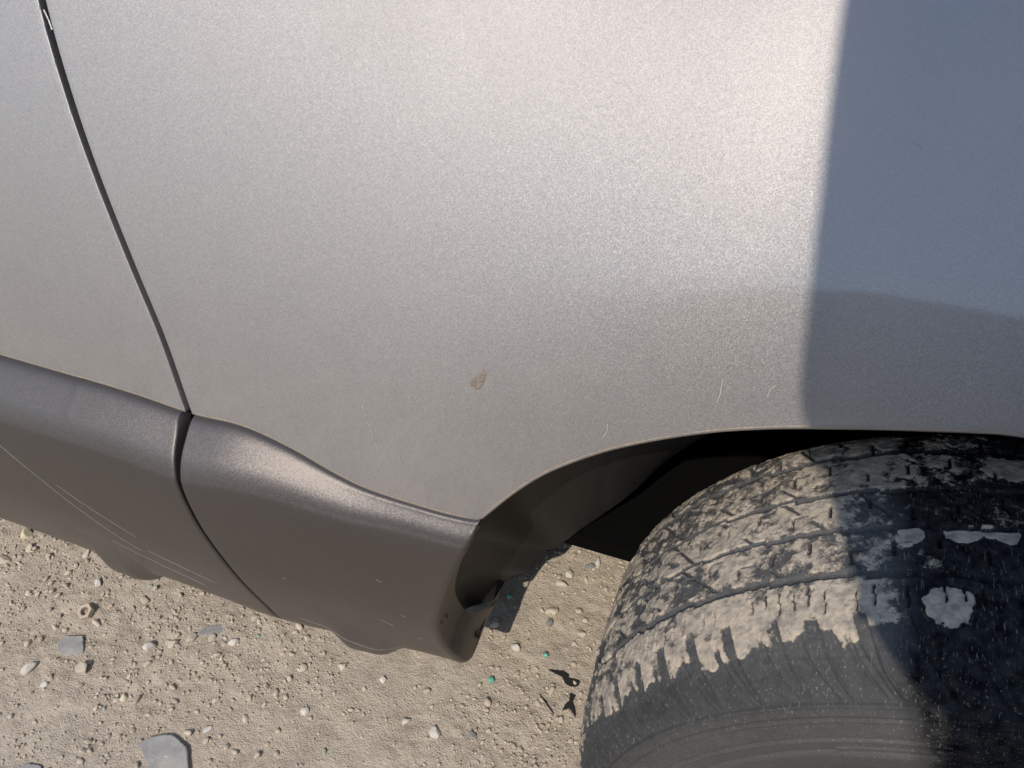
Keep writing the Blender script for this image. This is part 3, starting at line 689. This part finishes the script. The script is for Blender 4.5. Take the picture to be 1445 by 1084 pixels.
# thin black blotches with jagged outlines, laid on the dirt
def blotch(x, y, outline, label, rx=.2, ry=.1, seed=2):
    o = slab_stone('black_blotch', x, y, outline, .0012, M_FLAT_BLACK, label, rx, ry, 'blotch', .0012, seed); return o
blotch(-.1135, .115, [(-.026, .0), (-.014, .003), (-.006, .0065), (.004, .004), (.006, -.003), (.016, .002), (.023, .001), (.021, -.007), (.012, -.0115), (.002, -.0095), (-.004, -.003), (-.014, -.002)], 'jagged black scrap on the dirt, upper of two left of the tyre', .1, .1, 2)
blotch(-.097, .079, [(-.003, .013), (.005, .012), (.004, .002), (.009, -.004), (.014, -.016), (.006, -.009), (.002, -.007), (-.006, -.013), (-.005, -.004), (-.001, .003)], 'small forked black scrap on the dirt, lower of two left of the tyre', .1, .0, 4)
tw = np.array([(-.140, .076), (-.128, .068), (-.112, .056)]); Q = catmull(tw, 14); rows = []
for k in range(7):
    f = 2 * math.pi * k / 6; rows.append(np.array([(p[0], p[1] + .0012 * math.cos(f) * math.sin(math.pi * (i + .5) / 14), gh(*p) + .0015 + .0011 * math.sin(f)) for i, p in enumerate(Q)]))
tag(grid_obj('dark_twig', np.stack(rows, 0), M_FLAT_BLACK), 'thin dark twig on the dirt, left of the forked black scrap', 'twig')

# ------------------------------------------------------------ marks on the car
chip('rust_chip', -.1909, .6204, .0046, .0088, -.55, M_RCHIP, fender, 3)
ribbon('scratch', [(-.300, .575), (-.294, .560), (-.288, .548), (-.281, .530), (-.277, .518)], .0004, M_SCR, fender)
ribbon('scratch', [(-.268, .556), (-.263, .540), (-.258, .527), (-.254, .516)], .0003, M_SCR, fender)
ribbon('scratch', [(-.222, .592), (-.220, .584), (-.219, .578)], .0004, M_SCR, fender)
ribbon('scratch', [(-.060, .668), (-.0565, .676), (-.053, .669)], .0004, M_SCR, fender) if False else None
ribbon('dried_drip', [(-.080, .600), (-.0775, .607), (-.078, .613)], .0005, M_MUDM, fender)
ribbon('dried_drip', [(.0335, .6675), (.0345, .673), (.0375, .678)], .0005, M_MUDM, fender)
ribbon('dried_drip', [(.000, .652), (.001, .660), (.0, .672)], .0005, M_MUDM, fender)
ribbon('scratch', [(.0765, .840), (.083, .8385)], .0007, M_SCR, fender)
M_DLINE = plain('dust_in_the_joint', (.30, .24, .18), .95)
for a_, b_, par in ((-.93, -.50, door), (-.482, -.19, fender)):
    xs = np.linspace(a_, b_, 24); ribbon('dust_line', [(float(x), float(smooth_interp(x, SILL)) + .0010) for x in xs], .0010, M_DLINE, par, off=.0002)
xs = np.linspace(-.176, .60, 50); ribbon('dust_line', [(float(x), float(zbot(np.array(x))) + .0009) for x in xs], .0008, M_DLINE, fender, off=.0002)
gapz = [(.9, .86), (.835, .815), (.805, .79), (.782, .772)]
ch = [(.862, .856), (.845, .842), (.832, .824), (.806, .803), (.772, .767)]
for a_, b_ in ch:
    zs = np.linspace(a_, b_, 5); ribbon('edge_chip', [(float(xgap(z)) - .0054, float(z)) for z in zs], .0007, M_CHIP, door, off=.0003)
ribbon('loose_paint_flake', [(float(xgap(.842)) - .0022, .842), (float(xgap(.835)) + .0002, .835), (float(xgap(.828)) + .0012, .828)], .0009, M_CHIP, door, off=-.0008)
Pc = np.array([sill_point(-.4915 - .0035, .501), sill_point(-.4955, .498), sill_point(-.4945, .494)])
for pts in ([(-.752, .462), (-.728, .428), (-.700, .392), (-.676, .352), (-.640, .300), (-.615, .270)],): ribbon('long_scratch', pts, .0004, M_SCR, sill_l, False)
for pts in ([(-.675, .385), (-.640, .350), (-.60, .315)], [(-.66, .27), (-.60, .235), (-.55, .215)], [(-.60, .28), (-.56, .262), (-.52, .247)]): ribbon('fine_scratch', pts, .00022, M_SCR, sill_l, False)
for pts in ([(-.30, .27), (-.293, .262), (-.287, .258)], [(-.27, .30), (-.266, .294)], [(-.262, .232), (-.258, .231)], [(-.285, .375), (-.280, .371)], [(-.40, .33), (-.398, .327)], [(-.42, .20), (-.36, .178), (-.30, .165)]): ribbon('fine_scratch', pts, .0004, M_SCR, sill_r, False)

for zt, f, ra, rb in ((.152, .45, .0050, .0075), (.262, .40, .0022, .0040), (.280, .12, .0018, .0030), (.205, .15, .0012, .0018)):
    k = int(np.argmin(abs(Eend[:, 2] - zt) + 9 * (np.arange(len(Eend)) < 20) * (zt < .2)))
    c0 = rows_end[-3][k] * (1 - f) + rows_end[-1][k] * f; V = []
    n = 18; V.append(c0 + np.array([.0006, 0, 0]))
    for i in range(n):
        a = 2 * math.pi * i / n; V.append(c0 + np.array([.0004, ra * math.cos(a) * (1 + .2 * math.sin(3 * a)), rb * math.sin(a)]))
    under(mesh_obj('drain_hole' if zt < .2 else 'black_speck', np.array(V), [(0, 1 + i, 1 + (i + 1) % n) for i in range(n)], M_RUB), sill_r)

# ------------------------------------------------------------ behind the camera: what the paint mirrors and what shades the car's front
def box_part(name, x0, x1, y0, y1, z0, z1, mat, par, bev=.01):
    o = box_obj(name, x0, x1, y0, y1, z0, z1, mat, bev); o.parent = par; o.matrix_parent_inverse = Matrix.Translation(-Vector(par.location)); return o
gar = tag(empty('garage_row', (0, -8, 0)), 'long dark timber garage row across the yard behind the viewer', 'garage')
M_BOARD = simple('dark_stained_boards', (.030, .027, .026), .9, .4, 3)
M_ROOF = simple('dark_roof_felt', (.03, .03, .032), .9, .3, 5)
box_part('wall', -6.2, 20, -10.5, -8, 0, 2.6, M_BOARD, gar, .02)
for i in range(8): box_part('garage_door', -5.6 + i * 3, -3.2 + i * 3, -7.99, -7.93, .1, 2.2, M_BOARD, gar)
box_part('roof', -6.5, 20.3, -10.8, -7.7, 2.61, 2.78, M_ROOF, gar, .02)

def skin_body(name, verts, edges, radii, mat, parent, root=0, sub=2):
    me = bpy.data.meshes.new(name); me.from_pydata(verts, edges, []); o = bpy.data.objects.new(name, me); COL.objects.link(o)
    md = o.modifiers.new('skin', 'SKIN'); md.use_smooth_shade = True
    for i, r in enumerate(radii): me.skin_vertices[0].data[i].radius = r if isinstance(r, tuple) else (r, r)
    me.skin_vertices[0].data[root].use_root = True
    s_ = o.modifiers.new('sub', 'SUBSURF'); s_.levels = s_.render_levels = sub
    me.materials.append(mat); o.parent = parent; o.matrix_parent_inverse = Matrix.Translation(-Vector(parent.location)); return o
per = tag(empty('person', (.10, -.72, 0)), 'person in dark work clothes holding up a phone to photograph the car', 'person')
M_CLOTH = simple('dark_work_cloth', (.022, .024, .030), .95, .3, 30); M_SKIN = plain('skin', (.42, .26, .19), .55); M_HAIR = plain('dark_hair', (.02, .015, .012), .7)
px0, py0 = .28, -.70
Vb = [(px0 + .03, py0, .98), (px0 + .01, py0 + .01, 1.15), (px0 - .04, py0, 1.34), (px0 - .07, py0 + .0, 1.50), (px0 - .165, py0 + .02, 1.62),      # 0-4 pelvis..neck
      (px0 + .16, py0, .90), (px0 + .17, py0, .50), (px0 + .17, py0 - .02, .09), (px0 + .19, py0 + .12, .045),                     # 5-8 leg
      (px0 - .02, py0, .90), (px0 - .05, py0, .50), (px0 - .07, py0 - .02, .09), (px0 - .09, py0 + .12, .045),                     # 9-12 leg
      (px0 + .17, py0, 1.49), (px0 + .20, py0 + .05, 1.22), (px0 - .02, py0 + .20, 1.06),                                         # 13-15 right arm
      (px0 - .165, py0 + .0, 1.49), (px0 - .125, py0 + .07, 1.21), (px0 - .09, py0 + .19, 1.05)]                                  # 16-18 left arm
Eb = [(0, 1), (1, 2), (2, 3), (3, 4), (0, 5), (5, 6), (6, 7), (7, 8), (0, 9), (9, 10), (10, 11), (11, 12), (3, 13), (13, 14), (14, 15), (3, 16), (16, 17), (17, 18)]
Rb = [(.15, .12), (.14, .11), (.15, .12), (.14, .11), .11, .095, .065, .05, .045, .095, .065, .05, .045, .07, .055, .042, .10, .062, .048]
body = skin_body('body', Vb, Eb, Rb, M_CLOTH, per)
hx, hy, hz = px0 - .185, py0 + .06, 1.73
Vh = [(hx, hy, hz + .08), (hx, hy + .01, hz), (hx, hy + .015, hz - .07), (hx + .01, hy - .01, hz - .14)]
head = skin_body('head', Vh, [(0, 1), (1, 2), (2, 3)], [(.075, .085), (.082, .10), (.06, .075), (.05, .055)], M_SKIN, per, 1)
V_, F_ = IV3 * np.array([.092, .112, .10]), IF3
hair = mesh_obj('hair', V_[:, :] + np.array([0, 0, 0]) * 1.0, F_, M_HAIR, None); hair.location = (hx, hy - .012, hz + .055); hair.parent = per; hair.matrix_parent_inverse = Matrix.Translation(-Vector(per.location))
hd = [(-.020 + (1.76 - z) * .084 + r, py0 + yy, z) for z, r, yy in ((1.98, .09, .02), (1.74, .10, .01), (1.52, .10, .0))] + [(.108, py0 + .02, 1.40)]
skin_body('shadow_hood', hd, [(i, i + 1) for i in range(3)], [(.09, .09), (.10, .10), (.10, .09), (.085, .08)], M_CLOTH, per, 1)  # added to fill the neck notch and straighten the cast shadow's edge
nose = skin_body('nose', [(hx, hy + .095, hz + .01), (hx, hy + .118, hz - .02)], [(0, 1)], [.010, .014], M_SKIN, per)
for sx in (-1, 1):
    e_ = mesh_obj('ear', IV2 * np.array([.010, .020, .032]), IF2, M_SKIN, None); e_.location = (hx + sx * .086, hy, hz - .005); e_.parent = per; e_.matrix_parent_inverse = Matrix.Translation(-Vector(per.location))
# phone held level with its lens at the left end, and the hands on it
ph = tag(empty('phone', (.062, -.445, 1.055)), 'black phone held upright in both hands in front of the chest', 'phone')
def phone_part(nm, dx, dy, dz, mat, off=(0, 0, 0)):
    o = box_obj(nm, -dx / 2, dx / 2, -dy / 2, dy / 2, -dz / 2, dz / 2, mat, .003); o.location = off; o.parent = ph; return o
phone_part('phone_body', .158, .008, .076, plain('phone_black', (.01, .01, .011), .3)); phone_part('phone_screen', .150, .001, .070, M_GLASS, (0, -.0048, 0))
ph.rotation_euler = (rad(-42), rad(90), rad(20)); ph.location = (.122, -.400, 1.047)
for sx, (ax, ay, az) in ((1, (px0 - .085, py0 + .225, 1.04)), (-1, (px0 - .15, py0 + .22, 1.03))):
    hvs = [(ax, ay, az), (ax - sx * .005, ay + .035, az + .005)]; hes = [(0, 1)]; hr = [.028, .034]
    for k in range(4):
        b_ = len(hvs); ox = (k - 1.5) * .017
        hvs += [(ax + sx * .012, ay + .055, az + ox), (ax + sx * .004, ay + .075 + .004 * (k % 2), az + ox), (ax - sx * .014, ay + .078, az + ox)]; hes += [(1, b_), (b_, b_ + 1), (b_ + 1, b_ + 2)]; hr += [.010, .009, .0075]
    b_ = len(hvs); hvs += [(ax - sx * .022, ay + .045, az + .02), (ax - sx * .034, ay + .058, az + .014)]; hes += [(0, b_), (b_, b_ + 1)]; hr += [.011, .009]
    skin_body('hand', hvs, hes, hr, M_SKIN, per)
